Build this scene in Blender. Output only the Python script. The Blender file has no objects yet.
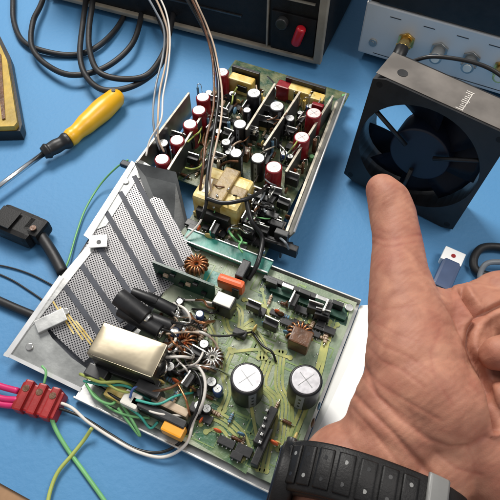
import bpy, bmesh, math, random
from mathutils import Vector, Matrix, noise as mnoise
random.seed(7)
scene = bpy.context.scene
S = 0.01                                     # everything below is written in centimetres
PITCH = math.radians(57); F = 540.0; H = 40 * math.sin(PITCH)
# ---------------------------------------------------------------- camera
cd = bpy.data.cameras.new('camera'); cam = bpy.data.objects.new('camera', cd)
scene.collection.objects.link(cam); scene.camera = cam
cam.location = (0, 0, H * S); cam.rotation_euler = (math.radians(90) - PITCH, 0, 0)
cd.sensor_fit = 'HORIZONTAL'; cd.sensor_width = 36; cd.lens = 36 * F / 500
cd.clip_start = 0.01; cd.clip_end = 50
# ---------------------------------------------------------------- light
w = bpy.data.worlds.new('World'); scene.world = w; w.use_nodes = True
bg = w.node_tree.nodes['Background']; bg.inputs[0].default_value = (0.92, 0.94, 1.0, 1); bg.inputs[1].default_value = 0.42
def area(name, loc, target, size, power, col):
    l = bpy.data.lights.new(name, 'AREA'); l.size = size * S; l.energy = power; l.color = col
    o = bpy.data.objects.new(name, l); scene.collection.objects.link(o)
    o.location = Vector(loc) * S
    o.rotation_euler = (Vector(target) - Vector(loc)).to_track_quat('-Z', 'Y').to_euler()
    return o
area('ceiling_lamp', (-28, 92, 100), (0, 30, 0), 46, 18.5, (1.0, 0.97, 0.92))
area('soft_fill_light', (60, 20, 110), (5, 22, 0), 40, 6, (1.0, 0.95, 0.9))  # softer second light, added as fill
scene.view_settings.view_transform = 'Standard'; scene.view_settings.look = 'None'
scene.view_settings.exposure = -0.1; scene.view_settings.gamma = 1
scene.render.resolution_x = 1024; scene.render.resolution_y = 1024
# ---------------------------------------------------------------- picture -> place
FW = Vector((0, math.cos(PITCH), -math.sin(PITCH))); RT = Vector((1, 0, 0)); UP = RT.cross(FW); CAM = Vector((0, 0, H))
def ray(px, py): return FW * F + RT * (px - 250) + UP * (250 - py)
def P(px, py, z=0.0):
    d = ray(px, py); return CAM + d * ((z - H) / d.z)
def Q(px, py, dist): return CAM + ray(px, py) * (dist / F)
def proj(v):
    d = v - CAM; k = d.dot(FW); return 250 + F * d.dot(RT) / k, 250 - F * d.dot(UP) / k
ANG = math.radians(-24.5)                     # both units lie turned by this much
U = Vector((math.cos(ANG), math.sin(ANG), 0)); V = Vector((-math.sin(ANG), math.cos(ANG), 0)); Z = Vector((0, 0, 1))
# ---------------------------------------------------------------- materials
def mat(name, col, rough=0.5, metal=0.0, var=0.12, vscale=60, bump=0.0, bscale=300, col2=None, spec=0.5, coat=0.0):
    m = bpy.data.materials.new(name); m.use_nodes = True; nt = m.node_tree; b = nt.nodes['Principled BSDF']
    b.inputs['Roughness'].default_value = rough; b.inputs['Metallic'].default_value = metal
    b.inputs['Specular IOR Level'].default_value = spec; b.inputs['Coat Weight'].default_value = coat
    tc = nt.nodes.new('ShaderNodeTexCoord')
    n = nt.nodes.new('ShaderNodeTexNoise'); n.inputs['Scale'].default_value = vscale; n.inputs['Detail'].default_value = 5
    nt.links.new(tc.outputs['Object'], n.inputs['Vector'])
    r = nt.nodes.new('ShaderNodeValToRGB'); r.color_ramp.elements[0].position = 0.35; r.color_ramp.elements[1].position = 0.68
    c2 = col2 or [min(1, c * (1 + var)) for c in col]
    r.color_ramp.elements[0].color = [c * (1 - var) for c in col] + [1] if not col2 else list(col) + [1]
    r.color_ramp.elements[1].color = list(c2) + [1]
    nt.links.new(n.outputs['Fac'], r.inputs['Fac']); nt.links.new(r.outputs['Color'], b.inputs['Base Color'])
    rr = nt.nodes.new('ShaderNodeMapRange'); rr.inputs['To Min'].default_value = max(0.03, rough - 0.08); rr.inputs['To Max'].default_value = min(1, rough + 0.1)
    nt.links.new(n.outputs['Fac'], rr.inputs['Value']); nt.links.new(rr.outputs[0], b.inputs['Roughness'])
    if bump:
        n2 = nt.nodes.new('ShaderNodeTexNoise'); n2.inputs['Scale'].default_value = bscale; n2.inputs['Detail'].default_value = 4
        nt.links.new(tc.outputs['Object'], n2.inputs['Vector'])
        bp = nt.nodes.new('ShaderNodeBump'); bp.inputs['Strength'].default_value = bump; bp.inputs['Distance'].default_value = 0.001
        nt.links.new(n2.outputs['Fac'], bp.inputs['Height']); nt.links.new(bp.outputs['Normal'], b.inputs['Normal'])
    return m
M = {}
M['mat'] = mat('blue_rubber', (0.062, 0.215, 0.42), 0.62, vscale=9, col2=(0.075, 0.24, 0.45), bump=0.35, bscale=260)
M['wood'] = mat('wood', (0.35, 0.2, 0.1), 0.5, var=0.25)
M['alu'] = mat('aluminium', (0.62, 0.62, 0.6), 0.36, 1.0, var=0.15, vscale=90, bump=0.06)
M['alu_dull'] = mat('dull_aluminium', (0.36, 0.37, 0.36), 0.42, 0.7, var=0.25, vscale=50, bump=0.1)
M['alu_bright'] = mat('bright_aluminium', (0.85, 0.85, 0.84), 0.3, 0.6, var=0.06)
M['white'] = mat('white_lacquer', (0.93, 0.93, 0.9), 0.45, var=0.02)
M['pcb'] = mat('green_board', (0.025, 0.12, 0.055), 0.35, var=0.3, vscale=90, col2=(0.16, 0.22, 0.1), bump=0.3, bscale=500)
M['pcb_dark'] = mat('dark_green_board', (0.008, 0.05, 0.03), 0.35, var=0.4, vscale=90, bump=0.2)
M['pcb_teal'] = mat('teal_board', (0.03, 0.22, 0.17), 0.35, var=0.3, vscale=90, bump=0.2)
M['pcb_low'] = mat('olive_board', (0.015, 0.06, 0.03), 0.4, vscale=140, col2=(0.16, 0.17, 0.08), bump=0.3, bscale=500)
M['pcb_pale'] = mat('pale_board', (0.13, 0.2, 0.12), 0.4, vscale=60, col2=(0.38, 0.42, 0.3), bump=0.3, bscale=500)
M['trace'] = mat('yellow_green_trace', (0.24, 0.3, 0.1), 0.35, vscale=130, col2=(0.48, 0.47, 0.14))
M['trace2'] = mat('green_trace', (0.2, 0.3, 0.1), 0.35, var=0.25, vscale=150)
M['solder'] = mat('tinned_metal', (0.75, 0.74, 0.7), 0.25, 1.0, var=0.15, vscale=200)
M['blk'] = mat('black_plastic', (0.011, 0.011, 0.012), 0.42, var=0.3, vscale=120, bump=0.1)
M['blk_matt'] = mat('matt_black', (0.008, 0.0075, 0.0075), 0.5, var=0.4, vscale=120, bump=0.15, bscale=1200, spec=.3)
M['rubber'] = mat('black_rubber', (0.01, 0.01, 0.011), 0.5, var=0.3, vscale=80, bump=0.15)
M['navy'] = mat('navy_plastic', (0.004, 0.009, 0.024), 0.5, var=0.2)
M['red_sleeve'] = mat('red_sleeve', (0.22, 0.008, 0.014), 0.3, var=0.2, vscale=200)
M['pink_top'] = mat('pale_vent_top', (0.82, 0.66, 0.64), 0.35, 0.3, var=0.12, vscale=300)
M['grey_top'] = mat('silver_vent_top', (0.7, 0.71, 0.69), 0.3, 0.5, var=0.12, vscale=300)
M['big_top'] = mat('white_vent_top', (0.86, 0.84, 0.86), 0.3, 0.45, var=0.1, vscale=300)
M['can'] = mat('champagne_can', (0.3, 0.26, 0.19), 0.3, 1.0, var=0.18, vscale=22, bump=0.35, bscale=28)
M['dark_can'] = mat('dark_steel', (0.06, 0.06, 0.06), 0.35, 0.6, var=0.3)
M['tape'] = mat('yellow_tape', (0.55, 0.36, 0.06), 0.35, var=0.25, vscale=110, col2=(0.78, 0.66, 0.3), bump=0.3)
M['brown'] = mat('brown_varnish', (0.12, 0.05, 0.02), 0.35, var=0.4, vscale=150, bump=0.4)
M['copper'] = mat('copper_wire', (0.5, 0.22, 0.1), 0.3, 0.8, var=0.3, vscale=300)
M['orange'] = mat('orange_epoxy', (0.7, 0.13, 0.04), 0.35, var=0.1)
M['amber'] = mat('amber_film', (0.85, 0.36, 0.02), 0.35, var=0.1)
M['yellow'] = mat('yellow_plastic', (0.8, 0.42, 0.01), 0.33, var=0.06, vscale=40, bump=0.05)
M['mustard'] = mat('mustard_plastic', (0.42, 0.28, 0.04), 0.45, var=0.25, vscale=60, bump=0.2)
M['steel'] = mat('steel', (0.75, 0.78, 0.8), 0.22, 1.0, var=0.1)
M['red'] = mat('red_plastic', (0.3, 0.012, 0.012), 0.35, var=0.2, bump=0.1)
M['redlit'] = mat('red_switch_cap', (0.5, 0.01, 0.02), 0.3, var=0.1)
M['magenta'] = mat('magenta_insulation', (0.6, 0.02, 0.14), 0.4)
M['w_green'] = mat('green_insulation', (0.16, 0.42, 0.16), 0.4)
M['w_teal'] = mat('teal_insulation', (0.05, 0.38, 0.3), 0.4)
M['w_yg'] = mat('yellow_green_insulation', (0.36, 0.42, 0.1), 0.4)
M['w_white'] = mat('white_insulation', (0.7, 0.66, 0.6), 0.4)
M['w_tan'] = mat('tan_insulation', (0.5, 0.38, 0.28), 0.4)
M['w_grey'] = mat('grey_insulation', (0.2, 0.22, 0.24), 0.4)
M['w_black'] = mat('black_insulation', (0.012, 0.012, 0.012), 0.35)
M['w_blue'] = mat('blue_insulation', (0.05, 0.1, 0.28), 0.4)
M['beige'] = mat('beige_frame', (0.3, 0.26, 0.2), 0.45, var=0.15, bump=0.1)
M['panel'] = mat('scope_panel', (0.74, 0.73, 0.7), 0.45, 0.2, var=0.08, vscale=12)
M['gold'] = mat('brass', (0.72, 0.5, 0.18), 0.25, 1.0, var=0.2, vscale=200)
M['cream'] = mat('cream_plastic', (0.75, 0.73, 0.65), 0.4)
M['fan_top_sheen'] = mat('reflecting_top_grey', (0.2, 0.18, 0.16), 0.38, 0.35, var=0.25, vscale=40)  # lamp reflection on the fan's top, put into the base colour
M['plate'] = mat('dark_zinc', (.1, .105, .105), .4, .6, var=.35, vscale=45, bump=.1)
M['rim_tan'] = mat('tan_edge', (.5, .45, .36), .4, .3, var=.3, vscale=200)  # tan tone for plate rims and a few small parts
M['dark_fill'] = mat('dark_fill_tone', (.05, .055, .07), .6, var=.3)  # dark tone for the added backing and the reflection stripes
M['res'] = mat('resistor_body', (0.5, 0.38, 0.26), 0.4, var=0.2)
M['blue_res'] = mat('blue_resistor_body', (0.12, 0.25, 0.36), 0.4)
# ---------------------------------------------------------------- mesh builder
class MB:
    def __init__(s): s.bm = bmesh.new(); s.mi = 0
    def _done(s, n0, smooth=False):
        s.bm.faces.ensure_lookup_table()
        for f in s.bm.faces[n0:]: f.material_index = s.mi; f.smooth = smooth
    def _take(s, t, smooth):
        me = bpy.data.meshes.new('t'); t.to_mesh(me); t.free(); n0 = len(s.bm.faces); s.bm.from_mesh(me)
        bpy.data.meshes.remove(me); s._done(n0, smooth)
    def box(s, c, size, rz=0.0, bev=0.0, M4=None):
        t = bmesh.new(); bmesh.ops.create_cube(t, size=1)
        bmesh.ops.scale(t, vec=Vector(size), verts=t.verts)
        if bev: bmesh.ops.bevel(t, geom=t.edges[:], offset=bev, segments=2, affect='EDGES', profile=0.6)
        t.transform(Matrix.Translation(Vector(c)) @ (M4 if M4 else Matrix.Rotation(rz, 4, 'Z')))
        s._take(t, False); return s
    def cyl(s, a, b, r, r2=None, seg=24, bev=0.0):
        a = Vector(a); b = Vector(b); d = b - a; t = bmesh.new()
        bmesh.ops.create_cone(t, cap_ends=True, segments=seg, radius1=r, radius2=r if r2 is None else r2, depth=d.length)
        if bev:
            e = [e for e in t.edges if abs(e.verts[0].co.z - e.verts[1].co.z) < 1e-6]
            bmesh.ops.bevel(t, geom=e, offset=bev, segments=3, affect='EDGES', profile=0.5)
        q = Vector((0, 0, 1)).rotation_difference(d.normalized()).to_matrix().to_4x4()
        t.transform(Matrix.Translation((a + b) / 2) @ q)
        for f in t.faces: f.smooth = len(f.verts) == 4
        me = bpy.data.meshes.new('t'); t.to_mesh(me); t.free(); n0 = len(s.bm.faces); s.bm.from_mesh(me); bpy.data.meshes.remove(me)
        s.bm.faces.ensure_lookup_table()
        for f in s.bm.faces[n0:]: f.material_index = s.mi
        return s
    def ball(s, c, r, sc=(1, 1, 1), rz=0.0, sub=3):
        t = bmesh.new(); bmesh.ops.create_icosphere(t, subdivisions=sub, radius=r)
        bmesh.ops.scale(t, vec=Vector(sc), verts=t.verts)
        t.transform(Matrix.Translation(Vector(c)) @ Matrix.Rotation(rz, 4, 'Z')); s._take(t, True); return s
    def tube(s, pts, r, seg=10, sub=8, jit=0.0):
        pts = [Vector(p) for p in pts]; out = []
        if len(pts) > 2:
            e = [pts[0] * 2 - pts[1]] + pts + [pts[-1] * 2 - pts[-2]]
            for i in range(1, len(e) - 2):
                p0, p1, p2, p3 = e[i - 1:i + 3]
                for k in range(sub):
                    u = k / sub
                    out.append(0.5 * ((2 * p1) + (p2 - p0) * u + (2 * p0 - 5 * p1 + 4 * p2 - p3) * u * u + (3 * p1 - p0 - 3 * p2 + p3) * u ** 3))
            out.append(pts[-1])
        else: out = pts
        n0 = len(s.bm.faces); rings = []; nrm = None
        for i, p in enumerate(out):
            d = (out[min(i + 1, len(out) - 1)] - out[max(i - 1, 0)]).normalized()
            if nrm is None: nrm = d.orthogonal().normalized()
            nrm = (nrm - d * nrm.dot(d)).normalized(); bn = d.cross(nrm)
            rr = r(i / (len(out) - 1)) if callable(r) else r
            rings.append([s.bm.verts.new(p + (nrm * math.cos(a) + bn * math.sin(a)) * rr) for a in [2 * math.pi * k / seg for k in range(seg)]])
        for a, b in zip(rings, rings[1:]):
            for k in range(seg): s.bm.faces.new((a[k], a[(k + 1) % seg], b[(k + 1) % seg], b[k]))
        s.bm.faces.new(rings[0][::-1]); s.bm.faces.new(rings[-1]); s._done(n0, True); return s
    def prism(s, pts, th, up=None):
        """polygon (3-D points) given a thickness along up (downwards from the points)"""
        up = (up or Z).normalized(); n0 = len(s.bm.faces)
        a = [s.bm.verts.new(Vector(p)) for p in pts]; b = [s.bm.verts.new(Vector(p) - up * th) for p in pts]; n = len(pts)
        f = s.bm.faces.new(a); s.bm.faces.new(b[::-1])
        for k in range(n): s.bm.faces.new((a[(k + 1) % n], a[k], b[k], b[(k + 1) % n]))
        bmesh.ops.recalc_face_normals(s.bm, faces=s.bm.faces[:] if n0 == 0 else list(s.bm.faces)[n0:]); s._done(n0); return s
    def ribbon(s, pts, wdt, th=0.02, smooth=0):
        """one flat strip along a line, mitred, no overlaps"""
        if smooth and len(pts) > 2:
            e = [pts[0] * 2 - pts[1]] + pts + [pts[-1] * 2 - pts[-2]]; out = []
            for i in range(1, len(e) - 2):
                for k in range(smooth):
                    u = k / smooth; p0, p1, p2, p3 = e[i - 1:i + 3]
                    out.append(0.5 * ((2 * p1) + (p2 - p0) * u + (2 * p0 - 5 * p1 + 4 * p2 - p3) * u * u + (3 * p1 - p0 - 3 * p2 + p3) * u ** 3))
            pts = out + [pts[-1]]
        L = []; n0 = len(s.bm.faces)
        for i, p in enumerate(pts):
            d = pts[min(i + 1, len(pts) - 1)] - pts[max(i - 1, 0)]; d.z = 0; d.normalize(); e_ = Vector((-d.y, d.x, 0)) * wdt / 2
            L.append([s.bm.verts.new(q) for q in (p - e_, p + e_, p + e_ - Z * th, p - e_ - Z * th)])
        for a, b in zip(L, L[1:]):
            s.bm.faces.new((a[0], b[0], b[1], a[1])); s.bm.faces.new((a[1], b[1], b[2], a[2])); s.bm.faces.new((a[3], b[3], b[0], a[0]))
        s._done(n0); return s
    def build(s, name, mats, parent=None, loc=(0, 0, 0), M4=None):
        me = bpy.data.meshes.new(name)
        loc = Vector(loc)
        s.bm.transform(Matrix.Scale(S, 4)); s.bm.to_mesh(me); s.bm.free()
        for m in (mats if isinstance(mats, list) else [mats]): me.materials.append(m)
        return link(name, me, parent, loc, M4)
WP = {}
def link(name, me, parent=None, loc=(0, 0, 0), M4=None):
    """loc is a place in the world, in cm; the mesh is local to it"""
    o = bpy.data.objects.new(name, me); scene.collection.objects.link(o); loc = Vector(loc)
    WP[o.name] = loc
    if parent: o.parent = parent; loc = loc - WP[parent.name]
    if M4: o.matrix_local = Matrix.Translation(loc * S) @ M4
    else: o.location = loc * S
    return o
def thing(name, loc, label, cat, group=None):
    o = bpy.data.objects.new(name, None); o.empty_display_size = 0.02; scene.collection.objects.link(o)
    o.location = Vector(loc) * S; WP[o.name] = Vector(loc); return tag(o, label, cat, group)
def tag(o, label=None, cat=None, group=None, kind=None):
    if label: o['label'] = label
    if cat: o['category'] = cat
    if group: o['group'] = group
    if kind: o['kind'] = kind
    return o
def W(pts): return [P(*p) for p in pts]
def wire(name, pts, r, m, parent=None, seg=10):
    pts = W(pts); o = WP[parent.name] if parent else pts[0].copy()
    return MB().tube([p - o for p in pts], r, seg).build(name, M[m], parent, o)
def sub(pts, o): return [p - o for p in pts]
# ---------------------------------------------------------------- setting: mat on the bench
o = MB().box((0, 40, -1.5), (260, 190, 2.6)).build('workbench', M['wood']); tag(o, kind='structure')
e0 = P(-2, 482, 0); e1 = P(36, 503, 0); dd = (e1 - e0).normalized()
mb = MB(); mb.prism([e0 - dd * 40, e1 + dd * 60, Vector((110, -8, 0)), Vector((110, 130, 0)), Vector((-110, 130, 0)), Vector((-110, e0.y + 20, 0))], 0.19)
o = mb.build('bench_mat', M['mat']); tag(o, kind='structure')

# ================================================================ LOWER UNIT (open power supply)
A = P(5, 355, 0.9); B = P(80, 390, 0.35); FR = P(296, 505, 0.35); BR = P(352, 303, 0.35); BL = P(190, 244, 0.35)
ps = thing('power_supply', P(190, 360, 0), 'open power supply with two big white topped capacitors, silver box and perforated side panel', 'power supply')
O = WP['power_supply']
# shared rectangle in board axes
def uv(v): return (v.dot(U), v.dot(V))
def w3(u, v, z): return U * u + V * v + Z * z
u0 = uv(P(100, 390, .35))[0]; u1 = (uv(P(351, 306, 1.0))[0] + uv(P(318, 436, 1.0))[0]) / 2; v0 = uv(FR)[1]; v1 = uv(BR)[1]
uB = uv(B)[0]
mb = MB(); mb.prism(sub([w3(uB, v0, .4), w3(u1, v0, .4), w3(u1, v1, .4), w3(uB, v1, .4)], O), 0.15)
lip = [w3(uB, v0 - .08, .55), w3(u1, v0 - .08, .55)]
mb.box((lip[0] + lip[1]) / 2 - O - Z * .1, (u1 - uB, .12, .5), ANG, .03)
mb.box(w3((uB + u1) / 2, v1 + .08, .6) - O, (u1 - uB, .12, .9), ANG, .03)
for fu, fv in ((.1, .1), (.9, .1), (.9, .9), (.1, .9)):
    mb.cyl(w3(uB + (u1 - uB) * fu, v0 + (v1 - v0) * fv, 0) - O, w3(uB + (u1 - uB) * fu, v0 + (v1 - v0) * fv, .25) - O, .4)
mb.build('chassis_tray', M['alu'], ps, O)
# bright right-hand flange
a, b = w3(u1 + .05, v0, .42), w3(u1 + .05, v1, .42); a2, b2 = P(318, 520, 1.5), P(376, 306, 1.5)
b2 = w3(uv(b2)[0], v1, 1.4); a2 = w3(uv(b2)[0] + 1.8, v0, 1.4)
fl = MB(); fl.prism(sub([a, b, b2, a2], O), .12, (b - a).cross(a2 - a) * (1 if (b - a).cross(a2 - a).z > 0 else -1)); fl.build('side_flange', M['white'], ps, O)
# circuit board
zb = 1.0
mb = MB(); cbv0 = v0 + .35; cbu0 = uv(P(110, 380, 1))[0]
mb.prism(sub([w3(cbu0, cbv0, zb), w3(u1 - .2, cbv0, zb), w3(u1 - .2, v1 - .2, zb), w3(cbu0, v1 - .2, zb)], O), .16)
board = mb.build('circuit_board', M['pcb_pale'], ps, O)
for fu, fv in ((.04, .05), (.97, .05), (.97, .95), (.04, .95)):
    q = w3(cbu0 + (u1 - .2 - cbu0) * fu, cbv0 + (v1 - .2 - cbv0) * fv, 0)
    m1 = MB(); m1.cyl((0, 0, .4), (0, 0, 1.08), .2); m1.cyl((0, 0, 1.08), (0, 0, 1.2), .28, bev=.04); m1.build('standoff', M['solder'], ps, Vector((q.x, q.y, 0)))
# darker green solder mask fields + traces
def patch(pts, m, name='solder_mask', dz=.006, par=None, th=.004, zb=zb, ps=ps, O=O):
    MB().prism(sub([P(x, y, zb + dz) for x, y in pts], O), th).build(name, M[m], par or board, O)
patch([(262, 279), (350, 309), (346, 326), (258, 296)], 'pcb_dark')
patch([(180, 432), (230, 388), (262, 430), (246, 474)], 'pcb')
patch([(205, 268), (240, 280), (236, 292), (203, 282)], 'pcb_teal')
patch([(222, 318), (262, 325), (255, 350), (225, 350)], 'pcb_pale')
TR = [([(268, 362), (262, 385), (275, 402), (268, 440), (262, 470)], .5), ([(281, 352), (279, 385), (286, 405), (282, 450)], .45),
      ([(232, 350), (224, 372), (228, 392), (222, 410)], .35), ([(200, 420), (216, 416), (238, 432), (248, 456)], .5), ([(206, 432), (220, 428), (232, 444), (240, 462)], .25),
      ([(326, 340), (322, 372), (326, 392), (308, 430), (300, 452)], .4), ([(335, 336), (332, 372), (318, 412)], .25), ([(238, 335), (252, 332), (262, 345), (262, 358)], .45),
      ([(244, 300), (262, 305), (275, 330)], .25), ([(212, 300), (222, 306), (230, 332), (252, 322)], .35), ([(292, 400), (292, 430), (286, 452)], .25),
      ([(262, 290), (270, 312), (300, 320)], .2), ([(225, 300), (240, 310), (240, 330)], .3), ([(330, 322), (322, 350)], .2), ([(250, 400), (256, 432), (262, 450)], .25),
      ([(232, 352), (262, 350), (290, 358)], .25), ([(205, 318), (215, 340), (212, 366)], .3), ([(310, 322), (330, 330), (340, 326)], .2)]
tm = MB()
for k, (pl, wd) in enumerate(TR):
    base_ = []
    for x, y in pl:
        a, b = uv(P(x, y, zb)); base_.append(w3(min(a, u1 - .75 - .12 * (k % 4)), min(max(b, cbv0 + .4), v1 - .6), zb) - O)
    nn = 1 if wd < .28 else (2 if wd < .42 else 3); zz = Z * (.03 + .006 * (k % 9))
    for j in range(nn):                                # wide runs are bundles of parallel tracks
        off = (j - (nn - 1) / 2) * wd / nn * 1.5; q_ = []
        for i, p in enumerate(base_):
            d = base_[min(i + 1, len(base_) - 1)] - base_[max(i - 1, 0)]; d.z = 0; d.normalize(); q_.append(p + Vector((-d.y, d.x, 0)) * off + zz)
        tm.ribbon(q_, wd / nn * (1.05 if nn > 1 else .8), .02, 6)
        for p in (q_[0], q_[-1]): tm.cyl(p - Z * .02, p + Z * .004, .17, seg=14)
tm.build('copper_traces', M['trace'], board, O)
rt = random.Random(3); tm = MB()
for k in range(90):
    u = rt.uniform(cbu0 + 3, u1 - 1); v = rt.uniform(cbv0 + .5, v1 - .7); pts = [w3(u, v, zb + .012 + .004 * (k % 5))]
    for j in range(3):
        L = rt.uniform(.5, 1.6)
        if (j + k) % 2: u += L * rt.choice((-1, 1))
        else: v += L * rt.choice((-1, 1))
        u = min(max(u, cbu0 + .3), u1 - .5 - .01 * j); v = min(max(v, cbv0 + .3), v1 - .5 - .01 * j); pts.append(w3(u, v, zb + .012 + .004 * (k % 5)))
    tm.ribbon(sub(pts, O), rt.choice((.07, .1, .16)), .004)
tm.build('fine_traces', M['trace2'], board, O)
sm = MB()
for k in range(230):
    q = w3(rt.uniform(cbu0 + 1, u1 - .5), rt.uniform(cbv0 + .3, v1 - .5), zb); sm.ball(q - O, rt.uniform(.05, .09), (1, 1, .6), sub=1)
sm.build('solder_joints', M['solder'], board, O)
# perforated panel: tilted sheet beside the board
def perf_material():
    m = bpy.data.materials.new('perforated_sheet'); m.use_nodes = True; nt = m.node_tree; b = nt.nodes['Principled BSDF']
    b.inputs['Metallic'].default_value = .55; b.inputs['Roughness'].default_value = .42
    tc = nt.nodes.new('ShaderNodeTexCoord'); sp = nt.nodes.new('ShaderNodeSeparateXYZ'); nt.links.new(tc.outputs['Object'], sp.inputs[0])
    def mth(op, a, b2=None, c=None):
        n = nt.nodes.new('ShaderNodeMath'); n.operation = op
        for i, x in enumerate((a, b2, c)):
            if x is None: continue
            if isinstance(x, (int, float)): n.inputs[i].default_value = x
            else: nt.links.new(x, n.inputs[i])
        return n.outputs[0]
    p = 0.0023
    x = mth('DIVIDE', sp.outputs[0], p); y = mth('DIVIDE', sp.outputs[1], p)
    xr = mth('ADD', x, y); yr = mth('SUBTRACT', x, y)                     # turned 45 degrees: staggered holes
    fx = mth('SUBTRACT', mth('FRACT', xr), .5); fy = mth('SUBTRACT', mth('FRACT', yr), .5)
    d = mth('SQRT', mth('ADD', mth('MULTIPLY', fx, fx), mth('MULTIPLY', fy, fy)))
    hole = mth('LESS_THAN', d, .3)
    n = nt.nodes.new('ShaderNodeTexNoise'); n.inputs['Scale'].default_value = 40; nt.links.new(tc.outputs['Object'], n.inputs['Vector'])
    r = nt.nodes.new('ShaderNodeValToRGB'); r.color_ramp.elements[0].color = (.25, .245, .25, 1); r.color_ramp.elements[1].color = (.42, .41, .41, 1)
    nt.links.new(n.outputs['Fac'], r.inputs['Fac']); nt.links.new(r.outputs['Color'], b.inputs['Base Color'])
    tr = nt.nodes.new('ShaderNodeBsdfTransparent'); mx = nt.nodes.new('ShaderNodeMixShader')
    nt.links.new(hole, mx.inputs[0]); nt.links.new(b.outputs[0], mx.inputs[1]); nt.links.new(tr.outputs[0], mx.inputs[2])
    nt.links.new(mx.outputs[0], nt.nodes['Material Output'].inputs['Surface']); return m
M['perf'] = perf_material()
Dk = P(134, 160, 3.0); Ck = P(204, 262, .5)
# local frame of the panel (plane through A, B and the back edge)
xA = (B - A).normalized(); nrm = xA.cross(Dk - A).normalized(); nrm = nrm if nrm.z > 0 else -nrm; yA = nrm.cross(xA)
PM = Matrix((xA, yA, nrm)).transposed().to_4x4()
def pan(px, py, h=0.0):                       # a place on the panel seen at a pixel, in panel coordinates
    d = ray(px, py); t = (A - CAM).dot(nrm) / d.dot(nrm); q = CAM + d * t - A
    return Vector((q.dot(xA), q.dot(yA), h))
sheet_pts = [(5, 355), (80, 390), (204, 262), (156, 168), (134, 160)]
fr = MB()
inner = [(24, 336), (52, 334), (84, 354), (196, 258), (146, 176), (134, 176)]
panel = MB().prism([pan(x, y, -.01) for x, y in [(40, 318), (58, 338), (84, 362), (198, 262), (150, 178), (132, 172)]], .012)
panel = panel.build('perforated_panel', M['perf'], ps, A, PM)
MB().prism([pan(x, y, 0) + Vector((0, 0, -.35)) for x, y in [(30, 330), (52, 346), (84, 372), (200, 266), (152, 176), (128, 170)]], .05).build('dark_backing', M['dark_fill'], panel, A)  # dark sheet added under the panel so its holes look dark
def strip(pxs, m, name, h, th, par=panel, wd=None):
    b = MB()
    if wd: b.ribbon([pan(x, y, h) for x, y in pxs], wd, th)
    else: b.prism([pan(x, y, h) for x, y in pxs], th)
    o = b.build(name, m, par, WP[par.name]); return o
# solid borders: front triangle, outer edge, back edge
strip([(5, 355), (80, 390), (92, 372), (72, 358), (52, 338), (40, 318)], M['alu_dull'], 'front_border', .03, .12)
strip([(5, 355), (40, 318), (100, 242), (94, 238), (60, 278)], M['alu'], 'outer_border', .06, .14)
strip([(86, 234), (130, 164), (141, 160), (160, 172), (156, 180), (138, 178), (106, 226)], M['alu_dull'], 'back_border', .045, .14)
strip([(84, 236), (132, 162), (136, 164), (90, 240)], M['alu_bright'], 'rim', .14, .16)
strip([(4, 356), (60, 276), (64, 278), (9, 358)], M['alu_bright'], 'rim', .14, .16)
strip([(4, 355), (6, 352), (82, 388), (80, 392)], M['alu_bright'], 'rim', .12, .2)
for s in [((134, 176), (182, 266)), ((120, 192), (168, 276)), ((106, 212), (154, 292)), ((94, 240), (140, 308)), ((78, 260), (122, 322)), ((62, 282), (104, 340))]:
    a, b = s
    strip([a, b], M['dark_fill'], 'reflection_stripe', .05, .05, wd=.36)  # dark reflection stripes on the sheet, put in as thin slats
for k in range(4): strip([(52 + 8 * k, 300 + 7 * k), (74 + 9 * k, 334 + 6 * k)], M['tape'], 'retaining_strip', .035, .03, wd=.1)
# tab with a hole
t = MB(); c = pan(99, 243); t.box(c + Vector((0, 0, .3)), (1.25, .95, .1), .5, .03); t.mi = 1; t.cyl(c + Vector((.1, -.05, .34)), c + Vector((.1, -.05, .372)), .16)
t.build('mounting_tab', [M['white'], M['dark_can']], panel, A)
for q in ((30, 347), (66, 312), (126, 182)):
    t = MB(); c = pan(*q); t.cyl(c + Vector((0, 0, .03)), c + Vector((0, 0, .16)), .24, bev=.04); t.build('screw', M['solder'], panel, A)
t = MB(); c = pan(52, 322); t.box(c + Vector((0, 0, .2)), (2.0, .9, .35), .9, .05); t.build('bracket', M['alu'], panel, A)

# ---- component makers (all take a root, a base point and sizes in cm)
def capacitor(par, top_px, r, h, zbase, sleeve, top, name='capacitor'):
    tp = P(top_px[0], top_px[1], zbase + h); loc = Vector((tp.x, tp.y, zbase))
    m1 = MB(); m1.cyl((0, 0, 0), (0, 0, h), r, seg=32, bev=min(.1, r * .18))
    c = m1.build(name, M[sleeve], par, loc)
    m2 = MB(); m2.cyl((0, 0, h - .03), (0, 0, h + .03), r * .84, seg=32, bev=.02)
    m2.mi = 1
    for a in (0, math.pi / 2): m2.box((0, 0, h + .033), (r * 1.2, .035, .012), a + .6)
    m2.build('vent_top', [M[top], M['alu_dull']], c, loc)
    if name == 'large_capacitor' or sleeve == 'blk' and name == 'capacitor':                     # printed polarity stripe with minus marks
        m3 = MB(); b3 = m3.bm; a0 = 4.1 + (top_px[0] * .7) % 1.4; rr = r + .006
        for i in range(5):
            A0, A1 = a0 + i * .1, a0 + (i + 1) * .1
            b3.faces.new([b3.verts.new((rr * math.cos(t), rr * math.sin(t), z)) for t, z in ((A0, .15), (A1, .15), (A1, h - r * .2), (A0, h - r * .2))])
        m3._done(0, True); m3.mi = 1
        for k in range(3): m3.box(((rr + .004) * math.cos(a0 + .25), (rr + .004) * math.sin(a0 + .25), h * (.25 + .22 * k)), (.012, r * .14, .22), a0 + .25)
        m3.build('polarity_stripe', [M['w_grey'], M['blk']], c, loc)
    return c
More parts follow.
